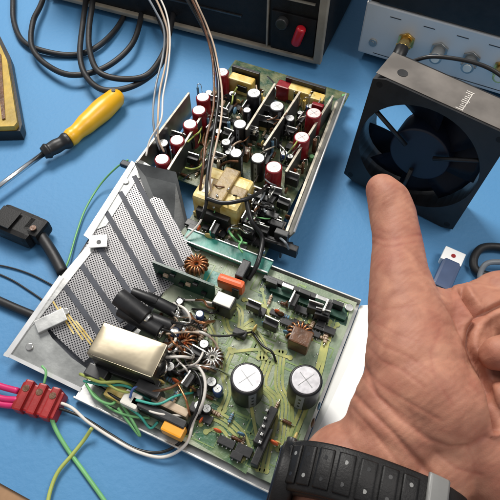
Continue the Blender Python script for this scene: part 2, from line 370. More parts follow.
def resistor(par, u, v, z, rz, L, r, m='res'):
    m1 = MB(); loc = w3(u, v, z); d = Vector((math.cos(rz), math.sin(rz), 0))
    m1.cyl(-d * L / 2 + Z * r * 1.3, d * L / 2 + Z * r * 1.3, r, seg=12, bev=r * .3)
    m1.mi = 1
    for s in (-1, 1): m1.tube([d * s * L * .4 + Z * r * 1.3, d * s * L * .75 + Z * r * 1.3, d * s * L * .8 + Z * r * .6, d * s * L * .8 - Z * .1], .03, 6, 3)
    m1.mi = 2
    for k in (-.25, 0, .2): m1.cyl(d * (L * k) + Z * r * 1.3, d * (L * k + L * .07) + Z * r * 1.3, r * 1.04, seg=12)
    return m1.build('resistor', [M[m], M['solder'], M['brown']], par, loc)
def chip(par, u, v, z, su, sv, h, m='blk', name='chip', legs=True):
    m1 = MB(); m1.box((0, 0, h / 2 + .06), (su, sv, h), ANG, .03); m1.mi = 1
    if legs:
        n = max(2, int(su / .25))
        for k in range(n):
            for s in (-1, 1): m1.box(U * (-su / 2 + su * (k + .5) / n) + V * s * (sv / 2 + .04) + Z * h * .3, (.07, .08, h * .6), ANG)
    return m1.build(name, [M[m], M['solder']], par, w3(u, v, z))
def transistor(par, u, v, z, rz, h=1.3):
    m1 = MB(); R = Matrix.Rotation(rz, 4, 'Z')
    m1.box((0, 0, .5 + h * .35), (.95, .4, h * .7), rz, .04); m1.mi = 1
    m1.box(R @ Vector((0, .17, .5 + h * .5)), (.95, .1, h), rz, .02)
    for k in (-.28, 0, .28): m1.box(R @ Vector((k, 0, .25)), (.08, .05, .55), rz)
    return m1.build('transistor', [M['blk'], M['solder']], par, w3(u, v, z))
def disc(par, u, v, z, rz, r, m):
    m1 = MB(); d = Vector((math.cos(rz), math.sin(rz), 0)); n = Vector((-d.y, d.x, 0))
    t = bmesh.new(); bmesh.ops.create_uvsphere(t, u_segments=18, v_segments=10, radius=r); bmesh.ops.scale(t, vec=(1, .35, 1), verts=t.verts)
    t.transform(Matrix.Translation(Z * (r + .2)) @ Matrix.Rotation(rz, 4, 'Z')); m1._take(t, True); m1.mi = 1
    for s in (-.5, .5): m1.cyl(d * r * s - Z * .02, d * r * s + Z * (.35), .03, seg=6)
    return m1.build('disc_capacitor', [M[m], M['solder']], par, w3(u, v, z))
def at(px, py, z): return uv(P(px, py, z))

# big capacitors
capacitor(ps, (247, 378), .97, 2.6, zb, 'blk', 'big_top', 'large_capacitor')
capacitor(ps, (306, 380), .97, 2.6, zb, 'blk', 'big_top', 'large_capacitor')
# silver box
zt = 3.6; c4 = [P(104, 322, zt), P(167, 344, zt), P(151, 380, zt), P(88, 351, zt)]
cc = sum(c4, Vector()) / 4; su = ((c4[1] - c4[0]).length + (c4[2] - c4[3]).length) / 2; sv = ((c4[3] - c4[0]).length + (c4[2] - c4[1]).length) / 2
rz = math.atan2((c4[1] - c4[0]).y, (c4[1] - c4[0]).x)
m1 = MB(); m1.box((0, 0, 1.15), (su - .1, sv - .1, 2.3), rz, .08); tb = m1.build('shielded_transformer', M['dark_can'], ps, Vector((cc.x, cc.y, zb + .02)))  # sides darker than the lid: their shade is put into the colour
m1 = MB(); m1.box((0, 0, 2.3), (su, sv, .6), rz, .06)
for f in list(m1.bm.faces):
    if f.normal.z > .9 and f.calc_area() > 1: bmesh.ops.subdivide_edges(m1.bm, edges=list(f.edges), cuts=7, use_grid_fill=True); break
for f in m1.bm.faces: f.smooth = f.normal.z > .95
RI = Matrix.Rotation(-rz, 4, 'Z')
for v_ in m1.bm.verts:
    if v_.co.z > 2.55:
        q = RI @ v_.co; v_.co.z += .05 * (1 - (2 * q.x / su) ** 2) * (1 - (2 * q.y / sv) ** 2) - .1 * q.x / su
m1.build('metal_lid', M['can'], tb, WP[tb.name])
m1 = MB(); m1.box((0, 0, .5), (su + .2, sv + .2, .5), rz, .05); m1.build('bobbin', M['blk'], tb, WP[tb.name])
# vertical daughter board
q0 = P(153, 262, 3.0); q1 = P(214, 286, 3.0)
m1 = MB(); d = (q1 - q0); m1.box((0, 0, 1.05), (d.length, .16, 2.1), math.atan2(d.y, d.x))
dbc = (q0 + q1) / 2; db = m1.build('daughter_board', M['pcb_dark'], ps, Vector((dbc.x, dbc.y, zb)))
for k in range(7):
    m1 = MB(); p = q0 + d * ((k + .7) / 8) - Vector((d.y, -d.x, 0)).normalized() * -.2
    m1.box((0, 0, 0), (.35, .2, .25), math.atan2(d.y, d.x), .03); m1.build('chip', M['res' if k % 3 == 1 else 'blk'], db, Vector((p.x, p.y, zb + .8 + .4 * (k % 3))))
# orange film capacitor, cream relay, coils, rails
def pbox(name, px, py, z, h, size, m, rz=ANG, bev=.08, par=ps, root_z=zb):
    p = P(px, py, z + h); m1 = MB(); m1.box((0, 0, h / 2), (size[0], size[1], h), rz, bev); return m1.build(name, M[m], par, Vector((p.x, p.y, z)))
o = pbox('film_capacitor', 231, 280, zb + .3, 1.2, (1.9, .65), 'orange', ANG + .05, .25)
o = pbox('film_capacitor', 173, 428, zb, .9, (1.35, .75), 'amber', ANG, .12)
rl = pbox('relay', 224, 300, zb, 1.5, (1.35, 1.0), 'dark_can', ANG, .1); p = WP[rl.name]
MB().box((0, 0, 1.5), (1.2, .85, .2), ANG, .05).build('relay_lid', M['cream'], rl, p)
def coil(par, px, py, z, r, m1='copper', m2='brown'):
    p = P(px, py, z + .8); m = MB(); 
    ring = []
    for k in range(15):
        a = 2 * math.pi * k / 14 * .93; c = Vector((math.cos(a), math.sin(a), 0)) * r + Z * .45
        m.tube([c + (Vector((math.cos(a), math.sin(a), 0)) * math.cos(b) + Z * math.sin(b)) * .33 for b in [x * math.pi / 4 for x in range(9)]], .07, 6, 3)
    o = m.build('coil', M[m1], par, Vector((p.x, p.y, z)))
    m = MB(); m.tube([Vector((math.cos(a), math.sin(a), 0)) * r + Z * .45 for a in [x * math.pi / 8 for x in range(17)]], .26, 10, 3); m.build('core', M[m2], o, Vector((p.x, p.y, z)))
coil(ps, 300, 332, zb, .55, 'copper', 'dark_can'); coil(ps, 196, 262, zb + .4, .5, 'copper', 'brown'); coil(ps, 182, 340, zb, .6, 'copper', 'dark_can'); coil(ps, 212, 356, zb, .45, 'solder', 'brown')
pbox('choke', 301, 336, zb, 1.4, (1.3, 1.1), 'brown', ANG, .1); pbox('choke', 240, 332, zb, .5, (.9, .5), 'blk')
pbox('heat_sink_bar', 298, 289, zb, .5, (5.0, .35), 'dark_can', ANG, .03); pbox('heat_sink_bar', 308, 302, zb, .3, (5.4, .5), 'pcb_dark', ANG, .03)
for i, (px, py) in enumerate([(272, 281), (288, 286), (305, 292), (322, 298), (338, 303)]): pbox('terminal', px, py, zb, .9, (.8, .3), 'solder' if i % 2 else 'dark_can', ANG, .03)
pbox('connector', 266, 425, zb, 1.1, (.5, 2.3), 'blk', ANG - .05, .05); pbox('connector', 262, 446, zb, .9, (.45, 2.2), 'blk', ANG, .05)
for k in range(5): pbox('pin', 267 - k * 1.7, 410 + k * 8, zb + 1.1, .2, (.16, .16), 'solder', ANG, .02)
pbox('terminal', 243, 268, zb, 1.6, (.6, 1.4), 'blk'); pbox('terminal', 238, 284, zb, 1.2, (.5, 1.0), 'blk')
pbox('black_module', 196, 408, zb, .8, (.8, .6), 'blk'); pbox('connector', 131, 399, zb, 1.0, (1.1, .9), 'cream'); pbox('diode_block', 116, 392, zb, .6, (1.3, .9), 'tape'); pbox('switch_body', 96, 372, zb, .9, (1.4, .8), 'dark_can')
pbox('connector', 158, 412, zb, 1.0, (3.6, .5), 'blk', ANG); pbox('terminal', 148, 388, zb, 1.4, (1.6, .7), 'dark_can'); pbox('fuse_holder', 170, 405, zb, .8, (2.4, .5), 'res', ANG, .1)
# thick black sleeves left of the board
for (a, b, r) in [((118, 296, 2.8), (146, 318, 2.2), .62), ((120, 309, 2.2), (160, 332, 1.8), .5), ((146, 297, 2.0), (176, 312, 1.7), .42), ((150, 318, 1.8), (182, 330, 1.6), .4), ((132, 292, 2.2), (158, 302, 2.0), .35)]:
    a = P(*a); b = P(*b); m1 = MB(); m1.cyl(a - O, b - O, r, seg=20, bev=.08); o = m1.build('sleeved_inductor', M['blk'], ps, O)
    m1 = MB(); dv = (b - a).normalized(); m1.cyl(b - O, b + dv * .25 - O, r * .7, seg=16, bev=.05); m1.build('end_cap', M['solder'], o, O)
# scattered small parts on the lower board
rb = random.Random(11)
def scatter(par, quad, n, z, rnd, kinds):
    """drop n small parts inside a quad of pixels"""
    for k in range(n):
        s, t = rnd.random(), rnd.random(); a = Vector(quad[0]).lerp(Vector(quad[1]), s); b = Vector(quad[3]).lerp(Vector(quad[2]), s); c = a.lerp(b, t)
        u, v = at(c[0], c[1], z + .3); kd = rnd.choice(kinds); rz = ANG + rnd.choice((0, math.pi / 2)) + rnd.uniform(-.12, .12)
        if kd == 'r': resistor(par, u, v, z, rz, rnd.uniform(.45, .75), rnd.uniform(.1, .15), rnd.choice(('res', 'res', 'blue_res', 'brown')))
        elif kd == 'c': chip(par, u, v, z, rnd.uniform(.5, 1.1), rnd.uniform(.4, .6), rnd.uniform(.2, .4))
        elif kd == 't': transistor(par, u, v, z, rz, rnd.uniform(.8, 1.2))
        elif kd == 'd': disc(par, u, v, z, rz, rnd.uniform(.2, .34), rnd.choice(('orange', 'tape', 'brown', 'blue_res')))
        elif kd == 'e':
            pp = w3(u, v, z); h = rnd.uniform(.6, 1.1); p2 = proj(pp + Z * h); capacitor(par, p2, rnd.uniform(.24, .34), h, z, rnd.choice(('blk', 'w_blue', 'blk')), 'grey_top', 'small_capacitor')
scatter(ps, [(215, 318), (262, 290), (335, 318), (322, 350)], 34, zb, rb, 'rrrcdt')
scatter(ps, [(196, 395), (232, 372), (222, 420), (190, 430)], 7, zb, rb, 'rced')
scatter(ps, [(150, 345), (205, 325), (222, 395), (165, 405)], 34, zb, rb, 'rrecdt')
scatter(ps, [(146, 300), (200, 300), (215, 330), (160, 345)], 16, zb, rb, 'rrcde')
scatter(ps, [(272, 402), (330, 396), (308, 440), (270, 460)], 9, zb, rb, 'rrdr')
scatter(ps, [(190, 425), (228, 405), (250, 450), (238, 465)], 8, zb, rb, 'rrdc')
scatter(ps, [(262, 300), (340, 318), (330, 340), (262, 330)], 8, zb, rb, 'rrc')
# tangled light wires over the middle of the board
rw = random.Random(5)
for k in range(34):
    x = rw.uniform(150, 196); y = rw.uniform(298, 372); m = rw.choice(('w_tan', 'w_white', 'w_black', 'copper', 'w_black', 'w_white', 'solder', 'brown'))
    pts = [(x, y, 1.1)]; a = rw.uniform(-.6, 1.2); L = rw.uniform(9, 18)
    for j in range(3): x += math.cos(a) * L; y += math.sin(a) * L * .7; a += rw.uniform(-1.1, 1.1); pts.append((x, y, rw.uniform(1.6, 3.0)))
    pts[-1] = (pts[-1][0], pts[-1][1], 1.1); wire('wire', pts, rw.uniform(.06, .1), m, ps, 7)
wire('wire', [(178, 372, 1.2), (196, 366, 2.4), (205, 380, 2.6), (203, 402, 2.4), (194, 420, 1.4), (186, 444, .9), (164, 457, .4), (138, 452, .3), (112, 438, .3), (88, 422, .4), (72, 408, .6), (58, 402, .8)], .1, 'w_white', ps)
wire('wire', [(176, 376, 1.2), (192, 370, 2.2), (201, 384, 2.4), (199, 404, 2.2), (190, 424, 1.4), (183, 440, .7), (162, 452, .3), (136, 449, .2), (110, 434, .2), (86, 419, .4), (70, 412, .5), (58, 408, .7)], .09, 'w_black', ps)
wire('wire', [(205, 335, 2), (225, 336, 1.9), (240, 334, 1.6), (252, 332, 1.2)], .07, 'w_black', ps); wire('wire', [(252, 331, 1.2), (262, 345, 1.4), (272, 352, 1.5), (276, 362, 1.1)], .08, 'w_black', ps)
wire('wire', [(166, 334, 2.2), (190, 332, 2.4), (208, 336, 2.2), (218, 348, 1.6), (222, 368, 1.1)], .07, 'w_tan', ps)
for pts, m, r in [([(84, 381, 1.2), (104, 385, 1.9), (126, 386, 1.9), (146, 398, 1.5), (162, 402, 1.2)], 'w_teal', .09), ([(86, 384, 1.2), (96, 398, 1.6), (112, 404, 1.4), (120, 392, 1.1)], 'w_green', .09),
                  ([(80, 374, 1.2), (100, 382, 2.2), (122, 382, 2.1), (138, 390, 1.2)], 'w_yg', .1), ([(120, 402, 1.2), (132, 420, 1.2), (140, 436, .7), (130, 424, 1.0), (118, 408, 1.2)], 'w_green', .09),
                  ([(124, 404, 1.4), (140, 416, 1.4), (150, 428, .9), (158, 422, 1.3)], 'w_teal', .08), ([(90, 390, 1.0), (110, 408, 1.0), (130, 416, 1.3), (150, 418, 1.2)], 'w_green', .08),
                  ([(136, 400, 2.1), (158, 404, 2.2), (176, 396, 2.0), (196, 392, 1.1)], 'w_teal', .08), ([(140, 408, 1.8), (160, 414, 2.0), (184, 416, 1.5)], 'w_white', .07),
                  ([(100, 378, 1.9), (118, 390, 2.2), (140, 394, 1.6)], 'w_yg', .08), ([(130, 398, 2.1), (134, 388, 2.4), (146, 386, 2.0)], 'w_blue', .08), ([(92, 382, 1.3), (120, 400, 1.6), (150, 412, 1.4), (180, 420, 1.1)], 'w_black', .1),
                  ([(178, 384, 2.2), (186, 400, 2.3), (190, 416, 1.5)], 'copper', .07), ([(150, 392, 2.3), (170, 388, 2.4), (184, 380, 1.8)], 'brown', .09)]:
    wire('wire', pts, r, m, ps, 8)

# ================================================================ UPPER UNIT
au = thing('amplifier_module', P(240, 160, 0), 'upright finned circuit module crowded with red capacitors and a yellow taped transformer', 'circuit module')
O2 = WP['amplifier_module']; zu = 1.2
ua = uv(P(182, 240, zu))[0]; ub = uv(P(290, 270, zu))[0]; va = uv(P(268, 268, zu))[1]; vb = uv(P(344, 92, zu))[1]
uc = uv(P(346, 92, zu))[0]
uL = uv(P(140, 160, 3.4))[0]
ur = uc + .35
uq = uL + .25
m1 = MB(); m1.prism(sub([w3(ua - .4, va, zu), w3(ur, va, zu), w3(ur, vb, zu), w3(uq, vb, zu), w3(uq, va + 4.5, zu), w3(ua - .4, va + 4.5, zu)], O2), .16)
ubd = m1.build('circuit_board', M['pcb_low'], au, O2)
m1 = MB(); m1.box(w3((ua + ur) / 2 - .3, (va + vb) / 2, .3) - O2, (ur - ua - .5, vb - va - 1, .6), ANG, .1); m1.build('chassis_tray', M['alu_dull'], au, O2)
# teal front edge strip with two pale rails
us0 = uv(P(184, 236, zu + .4))[0]; us1 = uv(P(270, 268, zu + .4))[0]; uc_ = (us0 + us1) / 2; sl = us1 - us0
m1 = MB(); m1.box(w3(uc_, va - .1, zu + .25) - O2, (sl, 1.1, .3), ANG, .03); st = m1.build('front_strip', M['pcb_teal'], au, O2)
for k in (-.52, .52): MB().box(w3(uc_, va - .1 + k, zu + .45) - O2, (sl, .09, .12), ANG, .02).build('rail', M['alu_bright'], st, O2)
print('upper', ua, ur, va, vb, uL)
def plate(name, p0, p1, zt_, zb_, m, th=.12, par=au):
    a = P(p0[0], p0[1], zt_); b = P(p1[0], p1[1], zt_); d = b - a; c = (a + b) / 2
    m1 = MB(); m1.box((0, 0, (zt_ - zb_) / 2), (d.length, th, zt_ - zb_), math.atan2(d.y, d.x), .02)
    o = m1.build(name, M[m], par, Vector((c.x, c.y, zb_)))
    m1 = MB(); m1.box((0, 0, zt_ - zb_ + .03), (d.length, th + .06, .07), math.atan2(d.y, d.x), .02); m1.build('top_rim', M['rim_tan'], o, WP[o.name]); return o
plate('side_plate', (137, 162), (189, 93), 3.4, 1.0, 'alu')
plate('heat_sink', (168, 170), (204, 112), 3.2, zu, 'plate')
plate('heat_sink', (246, 130), (275, 84), 3.4, zu, 'plate')
plate('heat_sink', (264, 146), (300, 92), 3.2, zu, 'plate')
plate('heat_sink', (286, 172), (333, 96), 3.0, zu, 'plate')
plate('side_wall', (281, 246), (337, 102), 2.0, .4, 'plate', .14)
q = [P(281, 244, 1.5), P(294, 232, 3.0), P(346, 94, 3.0), P(335, 101, 1.5)]
m1 = MB(); n_ = (q[1] - q[0]).cross(q[3] - q[0]); m1.prism(sub(q, O2), .1, n_ if n_.z > 0 else -n_); sh = m1.build('sloped_shield', M['alu_dull'], au, O2)
m1 = MB(); m1.tube(sub([q[1], q[2]], O2), .07, 8); m1.build('top_rim', M['alu_bright'], sh, O2)
# grey end plate at the left front
e = [P(134, 162, 3.6), P(176, 172, 3.4), P(190, 232, 1.0), P(172, 258, .6), P(158, 176, 3.2)]
n_ = (e[1] - e[0]).cross(e[3] - e[0]).normalized(); n_ = n_ if n_.z > 0 else -n_
m1 = MB(); m1.prism(sub([e[0], e[1], e[2], e[3]], O2), .12, n_); m1.build('end_plate', M['plate'], au, O2)
# green edge and posts on the right
for t_ in (.05, .3, .55, .75, .95): 
    q = w3(ur - .25, va + (vb - va) * t_, zu); MB().cyl((0, 0, 0), (0, 0, .5), .2, bev=.03).build('standoff', M['solder' if t_ < .5 else 'w_green'], au, q)
# capacitors
for i, (x, y) in enumerate([(222, 72), (203, 97), (199, 110), (190, 124), (177, 140), (162, 159), (314, 113), (302, 137), (274, 167)]):
    capacitor(au, (x, y), .58 + (.05 if i > 5 else 0), 2.3, zu, 'red_sleeve', 'pink_top')
for x, y, r in [(254, 93, .6), (277, 106, .62), (240, 124, .55), (236, 153, .5), (258, 158, .56), (163, 143, .45), (247, 110, .35), (290, 118, .4), (226, 142, .4)]:
    capacitor(au, (x, y), r, 2.2 if r > .45 else 1.6, zu, 'blk', 'grey_top')
# taped transformer
M['ferrite'] = mat('ferrite', (.2, .13, .05), .4, var=.5, vscale=120, col2=(.4, .28, .1), bump=.3)
p = P(223, 184, 4.0); loc = Vector((p.x, p.y, zu))
m1 = MB(); m1.box((0, 0, 1.3), (3.6, 3.1, 2.2), ANG, .3); m1.box((0, 0, .25), (3.6, 3.2, .5), ANG, .05); tr = m1.build('transformer', M['tape'], au, loc)
m1 = MB(); m1.box(V * .1 + Z * 1.45, (1.2, 3.3, 2.4), ANG, .12); m1.box(Z * 1.47 + V * .1, (3.5, .9, 1.93), ANG, .1); m1.build('ferrite_core', M['ferrite'], tr, loc)
m1 = MB(); m1.box(Z * 2.41 - U * 1.1 - V * .3, (.5, 1.3, .06), ANG + .2, .02); m1.build('paper_label', M['cream'], tr, loc)
m1 = MB(); m1.box(-V * 1.75 + Z * .9, (2.6, .5, 1.2), ANG, .1); m1.build('bobbin', M['blk'], tr, loc)
# yellow parts along the far edge with dark bars
for (x, y, sx, m) in [(242, 78, 2.2, 'tape'), (300, 88, 2.0, 'tape'), (284, 84, 1.2, 'red_sleeve'), (318, 96, 1.1, 'tape')]:
    pbox('film_capacitor', x, y, zu, 1.5, (sx, .9), m, ANG, .12, au)
pbox('connector', 246, 69, zu, 1.9, (2.6, .3), 'blk', ANG, .04, au); pbox('connector', 306, 82, zu, 1.9, (3.6, .3), 'blk', ANG, .04, au)
pbox('film_capacitor', 262, 98, zu, 1.0, (.6, .5), 'tape', ANG, .1, au); pbox('film_capacitor', 318, 104, zu, 1.9, (1.0, .4), 'red_sleeve', ANG, .1, au)
pbox('film_capacitor', 262, 120, zu, 1.0, (.9, .5), 'tape', ANG, .1, au); pbox('film_capacitor', 246, 150, zu, 1.0, (.6, .8), 'brown', ANG, .1, au)
ru = random.Random(21)
scatter(au, [(196, 130), (222, 90), (232, 160), (190, 180)], 24, zu, ru, 'rrdtc')
scatter(au, [(225, 100), (240, 80), (262, 120), (240, 150)], 12, zu, ru, 'rdtc')
scatter(au, [(255, 115), (285, 92), (320, 108), (272, 150)], 16, zu, ru, 'rrdtc')
scatter(au, [(238, 215), (285, 180), (290, 232), (250, 245)], 26, zu, ru, 'tttrcd')
scatter(au, [(165, 150), (185, 128), (200, 170), (185, 190)], 12, zu, ru, 'rrdt')
scatter(au, [(190, 222), (240, 232), (250, 250), (196, 238)], 10, zu, ru, 'rcd')
scatter(au, [(228, 72), (325, 100), (318, 112), (224, 84)], 12, zu, ru, 'rrdce')
scatter(au, [(196, 100), (228, 76), (262, 130), (225, 168)], 26, zu + .2, ru, 'rrrdteec')
scatter(au, [(262, 100), (326, 104), (288, 168), (240, 165)], 30, zu + .1, ru, 'rrdteec')
scatter(au, [(290, 150), (326, 108), (318, 140), (292, 200)], 10, zu, ru, 'rrdtc')
scatter(au, [(215, 215), (285, 200), (285, 245), (215, 240)], 18, zu, ru, 'rtdce')
for k in range(26):                                   # upright axial parts with a bent lead
    x = ru.uniform(195, 320); y = ru.uniform(88, 165) + (x - 255) * .12; q = P(x, y, zu + 1.5)
    m1 = MB(); hgt = ru.uniform(.9, 1.7); rr = ru.uniform(.1, .17); m1.cyl((0, 0, .25), (0, 0, hgt), rr, seg=12, bev=.03); m1.mi = 1
    m1.tube([(0, 0, hgt), (0, 0, hgt + .25), (.18, .05, hgt + .3), (.32, .1, hgt), (.34, .1, 0)], .03, 6, 4); m1.build('upright_resistor', [M[ru.choice(('res', 'tape', 'brown', 'blue_res', 'rim_tan'))], M['solder']], au, Vector((q.x, q.y, zu)))
for k in range(30):
    x = ru.uniform(192, 310); y = ru.uniform(92, 170); a = ru.choice((-1.0, 2.2)) + ru.uniform(-.5, .5); pts = [(x, y, 1.4)]
    for j in range(3): x += math.cos(a) * 8; y += math.sin(a) * 8; a += ru.uniform(-.7, .7); pts.append((x, y, ru.uniform(2.0, 3.6)))
    wire('wire', pts, ru.uniform(.045, .075), ru.choice(('w_tan', 'w_black', 'rim_tan', 'solder', 'w_yg', 'brown')), au, 6)
for k in range(5): pbox('terminal', 262 + k * 5, 196 + k * 9, zu, 1.6, (1.0, .5), 'blk' if k % 2 else 'dark_can', ANG, .08, au)
pbox('terminal', 282, 243, zu, .9, (2.4, .5), 'blk', ANG, .06, au)
for k in range(26):
    x = ru.uniform(205, 280); y = ru.uniform(165, 235); a = ru.uniform(0, 6.28); pts = [(x, y, 1.4)]
    for j in range(3): x += math.cos(a) * 9; y += math.sin(a) * 7; a += ru.uniform(-1, 1); pts.append((x, y, ru.uniform(1.8, 4.2)))
    wire('wire', pts, ru.uniform(.05, .09), ru.choice(('w_black', 'w_black', 'w_grey', 'solder', 'w_green', 'brown')), au, 7)
wire('wire', [(206, 198, 4.2), (224, 203, 4.4), (246, 199, 4.4), (260, 192, 3.6), (268, 186, 2)], .15, 'w_black', au)
wire('wire', [(246, 200, 4.2), (252, 222, 3.6), (262, 238, 2.5), (258, 262, 2.2), (248, 280, 1.6)], .18, 'w_black', au)
wire('wire', [(262, 238, 2.4), (278, 243, 2.0), (292, 244, 1.4)], .16, 'w_black', au)
# supply leads that come down onto the units
for pts, r, m in [([(180, -12, 9), (192, 8, 8), (202, 26, 7), (211, 46, 6.2), (216, 66, 5.6), (219, 90, 5.2), (216, 120, 5), (211, 150, 4.9), (207, 180, 4.6), (206, 205, 3.8), (200, 222, 2.4)], .13, 'w_black'),
                  ([(190, -12, 9), (199, 8, 8), (207, 26, 7), (214, 46, 6.2), (218, 66, 5.6), (222, 92, 5.3), (221, 120, 5), (215, 150, 4.9), (210, 176, 4.4), (212, 196, 3.6)], .08, 'w_tan'),
                  ([(186, -12, 9.2), (196, 8, 8.2), (205, 30, 7), (212, 56, 6), (214, 84, 5.3), (213, 110, 5), (206, 140, 4.9), (203, 168, 4.6), (200, 190, 3.6)], .1, 'brown')]:
    wire('lead_wire', pts, r, m, au)
for pts, r, m in [([(142, -12, 9), (155, 10, 8), (164, 30, 7), (163, 55, 6), (156, 85, 5.4), (153, 112, 5), (155, 135, 4.4), (160, 150, 3.4)], .085, 'w_grey'),
                  ([(150, -12, 9), (161, 10, 8), (168, 34, 7), (166, 62, 6), (160, 90, 5.4), (158, 118, 5), (158, 138, 4.2), (164, 152, 3.4)], .085, 'w_tan'),
                  ([(155, -12, 9), (166, 12, 8), (170, 38, 7), (168, 68, 6), (163, 96, 5.4), (161, 120, 5), (150, 140, 4.2), (146, 156, 3.6)], .07, 'w_white')]:
    wire('lead_wire', pts, r, m, au)
wire('lead_wire', [(205, 205, 3.4), (200, 222, 2.6), (186, 238, 1.8)], .08, 'w_white', au)
pbox('plug', 126, 163, 2.6, .4, (.9, .5), 'navy', ANG, .08, au)

# ================================================================ loose things on the mat
# mains cable in loops
loops = [(14, -30), (13, 2), (14, 22), (22, 40), (40, 50), (72, 55), (97, 47), (119, 25), (126, 2), (118, -35), (82, -55), (54, -35), (42, 2), (33, 22), (32, 47), (47, 65), (72, 75), (104, 68), (130, 47), (140, 22), (141, 0), (135, -38), (110, -58), (92, -40), (86, 0), (83, 22), (80, 54), (86, 76), (104, 90), (133, 86), (158, 68), (167, 43), (159, 18), (149, -4), (138, -45), (118, -62), (98, -44), (93, 0), (89, 29), (90, 52), (99, 72), (122, 79), (147, 75), (163, 54), (170, 30), (176, 0), (180, -30)]
n = len(loops); pts = [(x, y, .3 + .55 * min(1, i / 10) * (i > 9) + .25 * math.sin(i * 1.3) ** 2 + (0.35 if i > 22 else 0) + (.4 if i > 36 else 0)) for i, (x, y) in enumerate(loops)]
o = wire('power_cable', pts, .27, 'rubber', None, 14); tag(o, 'thick black cable lying in loose loops on the mat, above the screwdriver', 'cable')
# screwdriver
hb = P(118, 96, 1.1); hf = P(68, 140, 1.1); tipp = P(-30, 208, .9); ax = (hf - hb).normalized()
sd = thing('screwdriver', Vector((hb.x, hb.y, 0)), 'screwdriver with yellow handle, black collar and long steel shaft on the mat', 'screwdriver'); sO = WP['screwdriver']
L = (hf - hb).length
def lathe_r(pr):
    def f(t):
        for (t0, r0), (t1, r1) in zip(pr, pr[1:]):
            if t <= t1: k = (t - t0) / (t1 - t0); k = k * k * (3 - 2 * k); return r0 + (r1 - r0) * k
        return pr[-1][1]
    return f
m1 = MB(); m1.tube([hb - sO - ax * .35 + (ax * (L + .35)) * (k / 24) for k in range(25)], lathe_r([(0, .3), (.03, .62), (.1, .86), (.35, .98), (.65, .86), (.85, .68), (.93, .74), (1, .66)]), 12, 2)
hd = m1.build('handle', M['yellow'], sd, sO)
m1 = MB(); m1.cyl(hb + ax * .35 + Z * .66 - sO, hb + ax * .35 + Z * .89 - sO, .17); m1.build('hanging_hole', M['blk'], hd, sO)
cf = P(42, 154, 1.05)
m1 = MB(); L2 = (cf - hf).length; a2 = (cf - hf).normalized()
m1.tube([hf - a2 * .1 - sO + a2 * (L2 * k / 16) for k in range(17)], lathe_r([(0, .66), (.1, .7), (.3, .56), (.5, .6), (.75, .55), (.82, .66), (1, .5)]), 24, 2); m1.build('collar', M['blk'], sd, sO)
m1 = MB(); m1.cyl(cf - a2 * .3 - sO, tipp - sO, .23, seg=20); m1.build('shaft', M['steel'], sd, sO)
# yellow tool at the left edge
kp = thing('hand_tool', P(2, 90, 0), 'mustard yellow handled tool with black edging, cut by the left edge of the photo', 'tool'); kO = WP['hand_tool']
m1 = MB(); m1.prism(sub([P(-40, 40, 1.6), P(-2, 40, 1.6), (P(7, 60, 1.6)), P(17, 122, 1.6), P(14, 126, 1.6), P(-40, 128, 1.6)], kO), 1.2); m1.build('grip', M['mustard'], kp, kO)
m1 = MB(); m1.prism(sub([P(-42, 36, 1.1), P(0, 36, 1.1), P(10, 56, 1.1), P(22, 124, 1.1), P(20, 131, 1.1), P(-40, 133, 1.1)], kO), 1.0); m1.build('edging', M['blk'], kp, kO)
m1 = MB(); m1.prism(sub([P(-6, 50, 1.75), P(1, 54, 1.75), P(5, 118, 1.75), P(2, 119, 1.75)], kO), .2); m1.build('groove', M['brown'], kp, kO)
# black plug and its cable
pc = thing('power_plug', P(22, 225, 0), 'black moulded plug with its cable running to the perforated panel', 'plug'); pO = WP['power_plug']
d = (P(44, 232, 1.2) - P(-4, 212, 1.2)); rzp = math.atan2(d.y, d.x)
m1 = MB(); m1.box(P(15, 220, 1.7) - pO - Z * .8, (3.5, 2.3, 1.5), rzp, .45); m1.box(P(34, 226, 1.5) - pO - Z * .5, (1.6, 1.7, 1.3), rzp, .3); bd = m1.build('housing', M['blk_matt'], pc, pO)
m1 = MB()
for q in ((10, 212), (33, 228)): p = P(q[0], q[1], 1.82); m1.cyl(p - pO - Z * .03, p - pO + Z * .04, .24, bev=.02)
m1.build('screw', M['brown'], bd, pO)
m1 = MB(); m1.box(P(6, 217, 1.86) - pO, (1.6, 1.6, .08), rzp, .03); m1.build('recess', M['blk_matt'], bd, pO)
m1 = MB(); m1.tube(sub([P(36, 228, 1), P(44, 240, .9), P(54, 256, .8), P(63, 273, .8)], pO), .42, 12); m1.build('strain_relief', M['rubber'], pc, pO)
m1 = MB(); m1.tube(sub([P(56, 260, .8), P(66, 280, .6), P(74, 300, .4), P(80, 320, .35)], pO), .3, 12); m1.build('cable', M['rubber'], pc, pO)
for i, (pts, r, lab) in enumerate([([(-20, 292, .35), (2, 302, .35), (18, 309, .35), (40, 318, .35)], .3, 'thick black lead entering from the left edge toward the perforated panel'),
                        ([(-20, 262, .12), (8, 267, .12), (30, 274, .12), (52, 285, .14), (80, 300, .14)], .06, 'upper of two thin dark wires left of the perforated panel'),
                        ([(-20, 266, .12), (10, 279, .12), (28, 290, .12), (44, 301, .12), (70, 320, .12)], .06, 'lower of two thin dark wires left of the perforated panel')]):
    tag(wire('loose_wire', pts, r, 'rubber', None, 10), lab, 'wire')
tag(wire('loose_wire', [(128, 160, 2.6), (116, 168, 1.6), (100, 185, .6), (86, 208, .3), (77, 232, .25), (68, 262, .4), (58, 282, 1.0)], .075, 'w_green', None, 8), 'thin green wire arching across the mat beside the perforated panel', 'wire')
